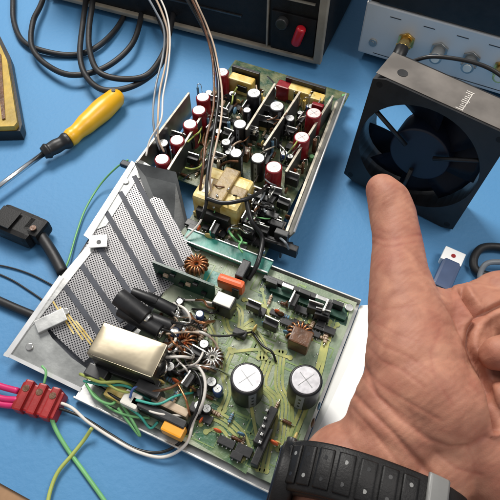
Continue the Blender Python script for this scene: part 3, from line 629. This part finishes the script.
# red terminal block and wires
rc = thing('wire_connector', P(36, 398, 0), 'dark red terminal block with magenta wires, in front of the perforated panel', 'connector'); rO = WP['wire_connector']
r1 = P(15, 392, 1.3); r2 = P(57, 404, 1.3); dr = r2 - r1; rz = math.atan2(dr.y, dr.x)
m1 = MB(); m1.box((r1 + r2) / 2 - rO - Z * .8, (dr.length, 1.7, .95), rz, .12); bdy = m1.build('housing', M['red'], rc, rO)
for k in range(3):
    m1 = MB(); c = (r1 + r2) / 2 - rO + dr * ((k - 1) * .32) - Z * .5; m1.box(c, (dr.length * .2, 1.95, .9), rz, .12); o = m1.build('terminal_housing', M['red'], bdy, rO)
    m1 = MB(); e_ = Vector((-dr.y, dr.x, 0)).normalized(); m1.cyl(c + Z * .42 + e_ * .4, c + Z * .48 + e_ * .4, .22, bev=.02); m1.build('screw', M['brown'], o, rO)
for pts in ([(-20, 378, .8), (0, 386, .8), (18, 391, .9)], [(-20, 390, .7), (0, 398, .7), (18, 400, .8)], [(-20, 396, .5), (0, 404, .6), (20, 406, .7)]):
    m1 = MB(); m1.tube(sub(W(pts), rO), .2, 12); m1.build('magenta_wire', M['magenta'], rc, rO)
for pts, m, r in [([(50, 414, .8), (56, 430, .4), (68, 450, .2), (84, 472, .2), (104, 500, .2), (118, 520, .2)], 'w_green', .13), ([(44, 384, 1), (46, 372, 1.2), (42, 366, 1.2)], 'w_green', .08)]:
    m1 = MB(); m1.tube(sub(W(pts), rO), r, 10); m1.build('green_wire', M[m], rc, rO)
tag(wire('loose_wire', [(92, 428, .8), (84, 440, .35), (72, 455, .3), (58, 472, .3), (50, 492, .3), (46, 515, .3)], .12, 'w_yg', None, 10), 'yellow green wire crossing under the green one near the bottom edge', 'wire')

# ---------------------------------------------------------------- fan standing on its edge
f0 = P(343, 176, .45); f1 = P(451, 232, .0); fd = (f1 - f0).normalized(); fw_ = (f1 - f0).length
fh = 10.0; ft = 3.0; fn = Vector((-fd.y, fd.x, -.03)).normalized(); fn = (fn - fd * fn.dot(fd)).normalized(); fz = fd.cross(fn)
ff = thing('cooling_fan', (f0 + f1) / 2, 'square black cooling fan standing on its edge beyond the thumb', 'fan'); fO = WP['cooling_fan']
FM = Matrix((fd, fn, fz)).transposed().to_4x4()          # local x along width, y backwards, z up
m1 = MB(); bmx = m1.bm; N = 48; R = min(fw_, fh) * .47; cx, cz = 0, fh / 2
def sq(a):
    c, s = math.cos(a), math.sin(a); k = 1 / max(abs(c) / (fw_ / 2), abs(s) / (fh / 2)); return c * k, s * k
for k in range(N):
    a0 = 2 * math.pi * k / N; a1 = 2 * math.pi * (k + 1) / N
    for yy in (0, ft):
        p = [Vector((sq(a0)[0], yy, cz + sq(a0)[1])), Vector((sq(a1)[0], yy, cz + sq(a1)[1])), Vector((R * math.cos(a1), yy, cz + R * math.sin(a1))), Vector((R * math.cos(a0), yy, cz + R * math.sin(a0)))]
        vs = [bmx.verts.new(q) for q in p]; bmx.faces.new(vs if yy == 0 else vs[::-1])
    for rr in (0, 1):
        if rr and not (k % 12 in (3, 4, 5, 6, 7, 8) or True): continue
        g = (lambda a: sq(a)) if rr else (lambda a: (R * math.cos(a), R * math.sin(a)))
        p0, p1 = g(a0), g(a1); vs = [bmx.verts.new(q) for q in (Vector((p0[0], 0, cz + p0[1])), Vector((p1[0], 0, cz + p1[1])), Vector((p1[0], ft, cz + p1[1])), Vector((p0[0], ft, cz + p0[1])))]
        bmx.faces.new(vs)
bmesh.ops.remove_doubles(bmx, verts=bmx.verts, dist=1e-4); bmesh.ops.recalc_face_normals(bmx, faces=bmx.faces[:])
fr_ = m1.build('frame', M['blk'], ff, fO, FM)
def fpart(m, name, mm, par=ff):
    return m.build(name, mm, par, fO, FM if par is ff else None)
m1 = MB(); m1.cyl((0, .5, cz), (0, ft - .2, cz), 2.2, seg=40, bev=.15); hub = fpart(m1, 'hub', M['navy'])
for k in range(7):
    a = math.radians(194 + 300 / 6.6 * k); m1 = MB(); bb = m1.bm; g = []
    for i in range(7):
        r_ = 1.8 + (R - 2.0) * i / 6; row = []
        for j in range(6):
            aa = a + (j / 5 - .5) * 1.05 + .16 * i / 6; row.append(bb.verts.new((r_ * math.cos(aa), .8 + 1.5 * j / 5, cz + r_ * math.sin(aa))))
        g.append(row)
    for i in range(6):
        for j in range(5): bb.faces.new((g[i][j], g[i + 1][j], g[i + 1][j + 1], g[i][j + 1]))
    geo = bmesh.ops.solidify(bb, geom=bb.faces[:], thickness=.1); m1._done(0, True); fpart(m1, 'blade', M['navy'])
for k in range(3):
    a = math.radians(150 + 120 * k); m1 = MB(); m1.cyl((1.2 * math.cos(a), .2, cz + 1.2 * math.sin(a)), ((R + .1) * math.cos(a), .2, cz + (R + .1) * math.sin(a)), .16, seg=10); fpart(m1, 'strut', M['blk'])
for sx in (-1, 1):
    for sz in (-1, 1):
        m1 = MB(); m1.cyl((sx * (fw_ / 2 - .55), -.01, cz + sz * (fh / 2 - .55)), (sx * (fw_ / 2 - .55), .03, cz + sz * (fh / 2 - .55)), .22); fpart(m1, 'screw_hole', M['blk_matt'])
m1 = MB(); m1.box((0, ft / 2, fh + .03), (fw_ * .99, ft * .88, .05), 0, .02); tp_ = fpart(m1, 'top_face', M['fan_top_sheen'])  # lighter than the frame: carries the painted lamp reflection
m1 = MB()
for k in range(11): m1.box((1.1 + .04 * (k % 3), .3 + .19 * k, fh + .065), ((.5, .22, .36, .14, .44)[k % 5], .06, .012))
m1.box((1.3, 1.2, fh + .065), (.05, 1.9, .012)); m1.build('printed_marks', M['w_white'], tp_, fO)
m1 = MB(); m1.cyl((-3.2, 1.2, fh + .05), (-3.2, 1.2, fh + .09), .35); m1.build('corner_boss', M['dark_can'], tp_, fO)
m1 = MB(); m1.tube([(-3.5, ft + .2, fh - .5), (-2, ft + .5, fh + .5), (1, ft + 1.0, fh + .9), (3.5, ft + .8, fh + .4), (6, ft + .6, fh - 1)], .14, 10); fpart(m1, 'fan_wire', M['w_black'])

# ---------------------------------------------------------------- instruments at the back
def inst_frame(p0, p1, z):
    a = P(*p0, z); b = P(*p1, z); d = (b - a); a.z = b.z = 0; return a, b, Vector((d.x, d.y, 0)).normalized(), d.length
a, b, xd, Lx = inst_frame((150, 19), (321, 62), .6); bk = Vector((-xd.y, xd.x, 0))
ins = thing('bench_power_unit', a + (b - a) / 2, 'black bench instrument with beige frame and red lever switch at the back', 'instrument'); iO = WP['bench_power_unit']
IM = Matrix((xd, bk, Z)).transposed().to_4x4(); xr = Lx / 2; hI = 9
def ip(m, name, mm, par=ins): return m.build(name, mm, par, iO, IM if par is ins else None)
m1 = MB(); m1.box((-6, 11, hI / 2 + .6), (Lx + 12, 22, hI), 0, .25); ip(m1, 'case', M['blk_matt'])
m1 = MB(); m1.box((xr - .3, -.15, hI / 2 + .6), (.75, .7, hI), 0, .12); m1.box((-6, -.15, .78), (Lx + 11.1, .7, .42), 0, .1); fri = ip(m1, 'front_frame', M['beige'])
m1 = MB(); m1.box((xr - 5.4, -.1, hI / 2 + .6), (.16, .3, hI - .6), 0, .03); m1.build('divider', M['beige'], fri, iO)
m1 = MB(); m1.box((-8.5, -.06, 3.4), (Lx + 1, .2, .14)); m1.box((-8.5, -.06, 5.2), (Lx + 1, .2, .1)); m1.build('trim_line', M['dark_can'], fri, iO)
m1 = MB(); m1.box((xr - 2.9, -.12, 2.9), (4.2, .2, 3.9), 0, .05); sw = ip(m1, 'switch_plate', M['blk_matt'])
m1 = MB(); m1.cyl((xr - 2.5, -.5, 2.2), (xr - 2.0, -.6, 4.1), .45, seg=24, bev=.2); m1.cyl((xr - 2.25, 0, 3.1), (xr - 2.25, -.5, 3.1), .3); m1.build('red_lever', M['redlit'], sw, iO)
m1 = MB(); m1.cyl((xr - 3.9, -.1, 4.0), (xr - 3.9, -.8, 4.0), .55, seg=24, bev=.1); m1.build('knob', M['dark_can'], sw, iO)
m1 = MB()
for k in range(3): m1.box((xr - 2.9, -.05, 6.2 + k * .7), (3.6, .3, .14))
m1.build('display_trim', M['beige'], fri, iO)

a, b, xd, Lx = inst_frame((358, 50), (520, 99), .8); bk = Vector((-xd.y, xd.x, 0)); Lx += 6
osc = thing('oscilloscope', a, 'grey panelled oscilloscope with a row of round input sockets along its lower front', 'oscilloscope'); oO = WP['oscilloscope']
OM = Matrix((xd, bk, Z)).transposed().to_4x4()
def op(m, name, mm, par=osc): return m.build(name, mm, par, oO, OM if par is osc else None)
m1 = MB(); m1.box((Lx / 2, 8.2, 7), (Lx - .2, 16, 12.4), 0, .3); op(m1, 'case', M['blk'])
m1 = MB(); m1.box((Lx / 2, 0, 3.35), (Lx, .4, 5.1), 0, .15); pn = op(m1, 'front_panel', M['panel'])
m1 = MB(); m1.box((Lx / 2 + .6, .0, 9.6), (Lx - .8, .35, 7.2), 0, .15); op(m1, 'screen_bezel', M['blk'])
m1 = MB(); m1.box((.18, 0, 9.7), (.36, .5, 7.4), 0, .1); op(m1, 'side_trim', M['panel'])
for x in (1.6, Lx - 2): m1 = MB(); m1.cyl((x, 2, 0), (x, 2, .85), .7); op(m1, 'foot', M['rubber'])
m1 = MB(); m1.cyl((1.3, -.2, 2.2), (1.3, -.35, 2.2), .38, bev=.04); m1.cyl((1.3, -.33, 2.2), (1.3, -.4, 2.2), .18); m1.build('probe_terminal', M['alu_dull'], pn, oO)
for i, x in enumerate((4.2, 7.2, 10.0, 12.7)):
    z = 3.3; g = 'gold' if i in (0, 3) else 'alu_dull'
    m1 = MB(); m1.cyl((x, -.2, z), (x, -.4, z), .82, seg=6); m1.cyl((x, -.4, z), (x, -1.5, z), .55, seg=28, bev=.05); m1.box((x, -1.1, z), (1.35, .18, .18), 0, .05); sk = m1.build('input_socket', M[g], pn, oO)
    m1 = MB(); m1.cyl((x, -1.45, z), (x, -1.56, z), .36, seg=20); m1.build('socket_insert', M['cream' if i else 'blk'], sk, oO)
m1 = MB(); m1.tube([(4.2, -1.4, 3.3), (4.2, -2.4, 3.0), (4.1, -3.1, 2.0), (4.0, -3.3, .5)], .6, 14); pl_ = m1.build('probe_plug', M['blk'], pn, oO)
m1 = MB()
for i, x in enumerate((2.8, 5.8, 8.7, 11.4)): m1.box((x, -.21, 5.1), (1.0, .03, .07))
m1.box((8, -.21, 1.15), (13, .03, .06)); m1.build('printed_lines', M['dark_can'], pn, oO)

# ---------------------------------------------------------------- usb plug and small loop at the right
us = thing('usb_plug', P(450, 275, 0), 'blue grey cable plug with a white square end, right of the thumb', 'plug'); uO = WP['usb_plug']
m1 = MB(); c = P(448, 272, 1.2); d = P(456, 252, 1.2) - P(440, 288, 1.2); rz = math.atan2(d.y, d.x)
m1.box(c - uO - Z * .6, (2.6, 1.35, 1.0), rz, .22); m1.build('body', mat('slate_plastic', (.05, .08, .16), .4), us, uO)
c2 = P(454, 255, 1.2); m1 = MB(); m1.box(c2 - uO - Z * .5, (1.2, 1.5, .75), rz, .08); e_ = m1.build('white_end', M['white'], us, uO)
m1 = MB(); m1.cyl(c2 - uO - Z * .14, c2 - uO - Z * .09, .16); m1.build('dot', M['red'], e_, uO)
m1 = MB(); m1.tube(sub([P(440, 284, .7), P(434, 300, .6), P(440, 320, .5)], uO), .35, 12); m1.build('cable', M['rubber'], us, uO)
tag(wire('loose_wire', [(520, 252, .4), (498, 247, .4), (482, 248, .5), (474, 258, .5), (476, 270, .4), (492, 276, .4), (520, 275, .4)], .3, 'rubber', None, 12), 'black cable bend lying right of the white ended plug', 'cable')
tag(wire('loose_wire', [(520, 264, 1.0), (500, 262, 1.0), (486, 264, .9), (480, 276, .5), (484, 290, .3)], .2, 'w_grey', None, 12), 'grey cable inside the black cable bend at the right edge', 'cable')

# ================================================================ the hand
def skin_material():
    m = bpy.data.materials.new('skin'); m.use_nodes = True; nt = m.node_tree; b = nt.nodes['Principled BSDF']
    tc = nt.nodes.new('ShaderNodeTexCoord')
    def nz(sc, det=4, dist=0):
        n = nt.nodes.new('ShaderNodeTexNoise'); n.inputs['Scale'].default_value = sc; n.inputs['Detail'].default_value = det; n.inputs['Distortion'].default_value = dist; nt.links.new(tc.outputs['Object'], n.inputs['Vector']); return n
    n = nz(90, 9, .8); r = nt.nodes.new('ShaderNodeValToRGB'); e = r.color_ramp.elements
    e[0].position = .3; e[0].color = (.31, .125, .08, 1); e[1].position = .72; e[1].color = (.47, .225, .145, 1)
    nt.links.new(n.outputs['Fac'], r.inputs['Fac'])
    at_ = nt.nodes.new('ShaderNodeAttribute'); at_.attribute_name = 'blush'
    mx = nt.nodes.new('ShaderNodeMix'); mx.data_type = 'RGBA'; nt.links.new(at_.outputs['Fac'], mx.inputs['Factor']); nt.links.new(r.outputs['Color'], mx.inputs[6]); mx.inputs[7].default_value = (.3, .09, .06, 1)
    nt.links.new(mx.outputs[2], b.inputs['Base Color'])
    b.inputs['Roughness'].default_value = .58; b.inputs['Specular IOR Level'].default_value = .35; b.inputs['Subsurface Weight'].default_value = .2; b.inputs['Subsurface Radius'].default_value = (1, .35, .2); b.inputs['Subsurface Scale'].default_value = .003
    v = nt.nodes.new('ShaderNodeTexVoronoi'); v.inputs['Scale'].default_value = 1500; nt.links.new(tc.outputs['Object'], v.inputs['Vector'])
    w1 = nt.nodes.new('ShaderNodeTexWave'); w1.inputs['Scale'].default_value = 130; w1.inputs['Distortion'].default_value = 6; w1.inputs['Detail'].default_value = 3
    mp = nt.nodes.new('ShaderNodeMapping'); mp.inputs['Rotation'].default_value = (0, 0, 1.0); nt.links.new(tc.outputs['Object'], mp.inputs[0]); nt.links.new(mp.outputs[0], w1.inputs['Vector'])
    b1 = nt.nodes.new('ShaderNodeBump'); b1.inputs['Strength'].default_value = .1; b1.inputs['Distance'].default_value = .0004; nt.links.new(v.outputs['Distance'], b1.inputs['Height'])
    b2 = nt.nodes.new('ShaderNodeBump'); b2.inputs['Strength'].default_value = .09; b2.inputs['Distance'].default_value = .0006; nt.links.new(w1.outputs['Fac'], b2.inputs['Height']); nt.links.new(b1.outputs[0], b2.inputs['Normal'])
    nt.links.new(b2.outputs[0], b.inputs['Normal']); return m
M['skin'] = skin_material(); M['keeper'] = mat('grey_keeper', (.22, .22, .21), .4, var=.1)
hm = MB()
def chain(pts, step=.35):
    for p, q in zip(pts, pts[1:]):
        a = Q(p[0], p[1], p[2]); b = Q(q[0], q[1], q[2]); ra = p[3] * p[2] / F; rb_ = q[3] * q[2] / F
        n = max(1, int((b - a).length / (step * max(.3, min(ra, rb_)))))
        for k in range(n + 1):
            t = k / n; hm.ball(a.lerp(b, t), ra + (rb_ - ra) * t, sub=3)
wc = Q(366, 520, 20.6)                                 # centre of the wrist where the watch sits
wax = (RT * -.3 - UP * .8 - FW * .5).normalized()      # along the forearm, towards the camera
sx = (RT * .94 - UP * .42); sx = (sx - wax * sx.dot(wax)).normalized(); sy = wax.cross(sx); sy = sy if sy.dot(CAM - wc) > 0 else -sy
HAND = dict(
 thumb=[(382, 190, 25.4, 16.5), (389, 201, 25.2, 21.5), (393, 216, 25, 23.5), (396, 232, 24.6, 24), (398, 250, 24.2, 26), (399, 275, 23.6, 29.5), (404, 305, 23, 36), (411, 335, 22.4, 43)],
 thenar=[(411, 335, 22.4, 43), (414, 365, 21.8, 49), (420, 392, 21.3, 53), (432, 405, 21.2, 52)],
 palm=[(450, 332, 23.8, 40), (462, 375, 23.3, 46), (470, 425, 22.6, 50), (474, 458, 22, 48)],
 palm2=[(520, 350, 26, 46), (530, 420, 25.4, 48), (520, 480, 23.2, 46)],
 heel=[(440, 410, 21.6, 45), (474, 448, 21.6, 46), (500, 475, 21.6, 46), (490, 500, 21.6, 40)],
 wrist=[(414, 390, 21.6, 52), (396, 425, 21.3, 50), (380, 455, 21.2, 50)],
 wrist2=[(450, 420, 21.8, 50), (425, 460, 21.4, 50), (405, 490, 21.2, 52)],
 web=[(414, 314, 23, 32), (446, 316, 23.8, 27), (478, 316, 24.2, 34)],
 index=[(474, 316, 24.6, 32), (500, 300, 24.7, 30), (545, 296, 24.4, 29), (585, 302, 23.6, 27), (592, 325, 22.4, 25), (565, 343, 21.7, 23), (528, 350, 21.1, 21), (499, 353, 21.15, 18)],
 middle=[(540, 360, 25, 32), (600, 350, 24, 29), (620, 365, 22.8, 27), (600, 385, 21.6, 25), (556, 395, 20.8, 22.5), (510, 397, 20.85, 18)],
 ring=[(540, 400, 24.8, 32), (600, 400, 24, 29), (618, 415, 22.6, 26), (598, 432, 21.4, 23), (556, 440, 20.9, 21), (522, 440, 21.1, 17)],
 little=[(530, 450, 24, 30), (585, 452, 23, 26), (602, 465, 22, 22), (586, 480, 21, 20), (556, 481, 20.7, 18), (532, 476, 20.9, 14)])
RA, RB = 3.0, 2.15
for k in range(-4, 26):                               # forearm: an oval section carried along its axis
    h = k * .35; gr = 1 + max(0, h) * .02
    for t_ in (-1, -.5, 0, .5, 1): hm.ball(wc + wax * h + sx * (RA - RB * .93) * t_ * gr, RB * (1 - .07 * abs(t_)) * gr, sub=3)
for k in HAND.values(): chain(k)
base = Q(430, 420, 22)
tmp = hm.build('tmp_hand', M['skin'], None, (0, 0, 0))
rm = tmp.modifiers.new('r', 'REMESH'); rm.mode = 'VOXEL'; rm.voxel_size = .0007; rm.use_smooth_shade = True
smd = tmp.modifiers.new('s', 'SMOOTH'); smd.iterations = 20; smd.factor = .6
dg = bpy.context.evaluated_depsgraph_get(); me = bpy.data.meshes.new_from_object(tmp.evaluated_get(dg)); bpy.data.objects.remove(tmp)
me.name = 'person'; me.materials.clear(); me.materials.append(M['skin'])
# creases pressed into the skin, each a line on the palm side
CR = [([(345, 385), (363, 403), (378, 418), (392, 432), (417, 460), (446, 493), (452, 505)], 2.6, .14), ([(362, 360), (378, 396), (399, 417), (428, 439), (450, 447), (470, 447), (484, 436)], 2.4, .10),
      ([(462, 292), (466, 300), (478, 318), (470, 331), (467, 345), (472, 358), (482, 374), (489, 392), (496, 428)], 3.0, .20), ([(464, 296), (478, 316), (494, 308), (512, 300)], 2.5, .13),
      ([(370, 236), (384, 240), (400, 238), (420, 234)], 1.6, .03), ([(372, 243), (390, 247), (416, 242)], 1.3, .02), ([(366, 300), (385, 310), (408, 306)], 1.8, .015),
      ([(368, 330), (384, 346), (404, 354), (432, 372)], 1.7, .03), ([(366, 345), (380, 360), (402, 370), (424, 386)], 1.7, .035), ([(364, 368), (382, 386), (408, 402), (440, 420)], 1.7, .04), ([(364, 378), (380, 398), (410, 420)], 1.5, .03),
      ([(352, 408), (372, 430), (398, 462), (420, 490)], 1.8, .05), ([(436, 452), (456, 468), (480, 474)], 1.8, .04), ([(440, 330), (430, 352), (436, 380), (452, 404)], 2.0, .02), ([(376, 322), (396, 334), (420, 342)], 1.3, .02)]
def seg_d(px, py, L):
    best = 1e9
    for (x0, y0), (x1, y1) in zip(L, L[1:]):
        dx, dy = x1 - x0, y1 - y0; t = max(0, min(1, ((px - x0) * dx + (py - y0) * dy) / (dx * dx + dy * dy))); best = min(best, math.hypot(px - x0 - t * dx, py - y0 - t * dy))
    return best
att = me.attributes.new('blush', 'FLOAT', 'POINT'); nr = [v.normal.copy() for v in me.vertices]
boxes = [(min(x for x, y in L) - 9, max(x for x, y in L) + 9, min(y for x, y in L) - 9, max(y for x, y in L) + 9) for L, _, _ in CR]
for i, v in enumerate(me.vertices):
    c = v.co / S; x, y = proj(c); d = 0; bl = 0
    facing = -(c - CAM).normalized().dot(nr[i])
    wob = mnoise.noise(c * 1.2) * 4
    if facing > 0.05:
        for (L, wd, dep), bx in zip(CR, boxes):
            if bx[0] < x < bx[1] and bx[2] < y < bx[3]:
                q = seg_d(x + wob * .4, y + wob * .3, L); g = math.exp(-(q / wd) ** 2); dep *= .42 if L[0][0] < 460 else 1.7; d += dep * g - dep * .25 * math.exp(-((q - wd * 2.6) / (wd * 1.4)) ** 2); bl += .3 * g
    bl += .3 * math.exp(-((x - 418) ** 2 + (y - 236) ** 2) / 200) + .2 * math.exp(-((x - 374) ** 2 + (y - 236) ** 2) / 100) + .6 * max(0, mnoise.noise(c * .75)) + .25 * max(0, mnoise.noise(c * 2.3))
    d += .02 * mnoise.noise(c * 1.1)
    v.co = (c - nr[i] * d - base) * S; att.data[i].value = max(0, min(1, bl))
for p in me.polygons: p.use_smooth = True
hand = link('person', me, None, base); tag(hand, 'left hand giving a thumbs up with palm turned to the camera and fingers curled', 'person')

# ---------------------------------------------------------------- wristwatch
wt = thing('wristwatch', wc, 'black perforated rubber watch strap with grey keeper around the wrist', 'watch')
def band(a, h, off):
    c, s_ = math.cos(a), math.sin(a); e = 2.3; k = (abs(c) ** e + abs(s_) ** e) ** (-1 / e)
    return sx * ((RA + .12 + off) * c * k) + sy * ((RB + .1 + off) * s_ * k) + wax * h
def band_mesh(a0, a1, h0, h1, off, th, n, mm, name, par, edge=.08):
    b = MB(); rows = []
    prof = [(h0, 0), (h0, th * .7), (h0 + edge, th), (h1 - edge, th), (h1, th * .7), (h1, 0)]
    for i in range(n + 1):
        a = a0 + (a1 - a0) * i / n; rows.append([b.bm.verts.new(band(a, h, off + t)) for h, t in prof])
    for i in range(n):
        for j in range(6): b.bm.faces.new((rows[i][j], rows[i][(j + 1) % 6], rows[i + 1][(j + 1) % 6], rows[i + 1][j]))
    b.bm.faces.new(rows[0]); b.bm.faces.new(rows[-1][::-1]); bmesh.ops.recalc_face_normals(b.bm, faces=b.bm.faces[:]); b._done(0, True)
    return b.build(name, mm, par, wc)
TAU = 2 * math.pi; hb0, hb1 = -1.75, .2
bnd = band_mesh(0, TAU * .999, hb0, hb1, .0, .3, 120, M['blk_matt'], 'strap', wt)
band_mesh(math.radians(18), math.radians(170), hb0 + .06, hb1 - .06, .31, .2, 60, M['blk_matt'], 'strap_end', bnd)
kp_ = band_mesh(math.radians(63), math.radians(76), hb0 - .08, hb1 + .08, .5, .14, 8, M['keeper'], 'keeper', wt)
for k in range(8):                                    # moulded blocks across the strap, each with a hole
    a = math.radians(86 + 12 * k)
    band_mesh(a - math.radians(4.6), a + math.radians(4.6), hb0 + .28, hb1 - .28, .5, .1, 6, M['blk_matt'], 'strap_block', bnd, .05)
    for h in (-1.15, -.4):
        c = band(a, h, .6); n_ = (band(a, h, .7) - c).normalized()
        m1 = MB(); m1.cyl(c - n_ * .03, c + n_ * .006, .075, seg=16); m1.build('strap_hole', M['keeper'] if (k + (h > -1)) % 3 == 0 else M['blk'], bnd, wc)  # the grey holes carry a glint painted as colour
# case sits on the far side of the wrist
c = band(math.radians(192), -.4, .35); n_ = (band(math.radians(192), -.4, 1) - c).normalized()
m1 = MB(); m1.cyl(c - n_ * .5, c + n_ * .3, 1.45, seg=48, bev=.18); cs = m1.build('case', M['blk_matt'], wt, wc)
m1 = MB(); m1.cyl(c + n_ * .27, c + n_ * .36, 1.2, seg=48, bev=.04); m1.build('glass', M['navy'], cs, wc)
m1 = MB(); m1.cyl(c - wax * 1.4, c - wax * 1.62, .22, seg=16, bev=.04); m1.build('crown', M['dark_can'], cs, wc)
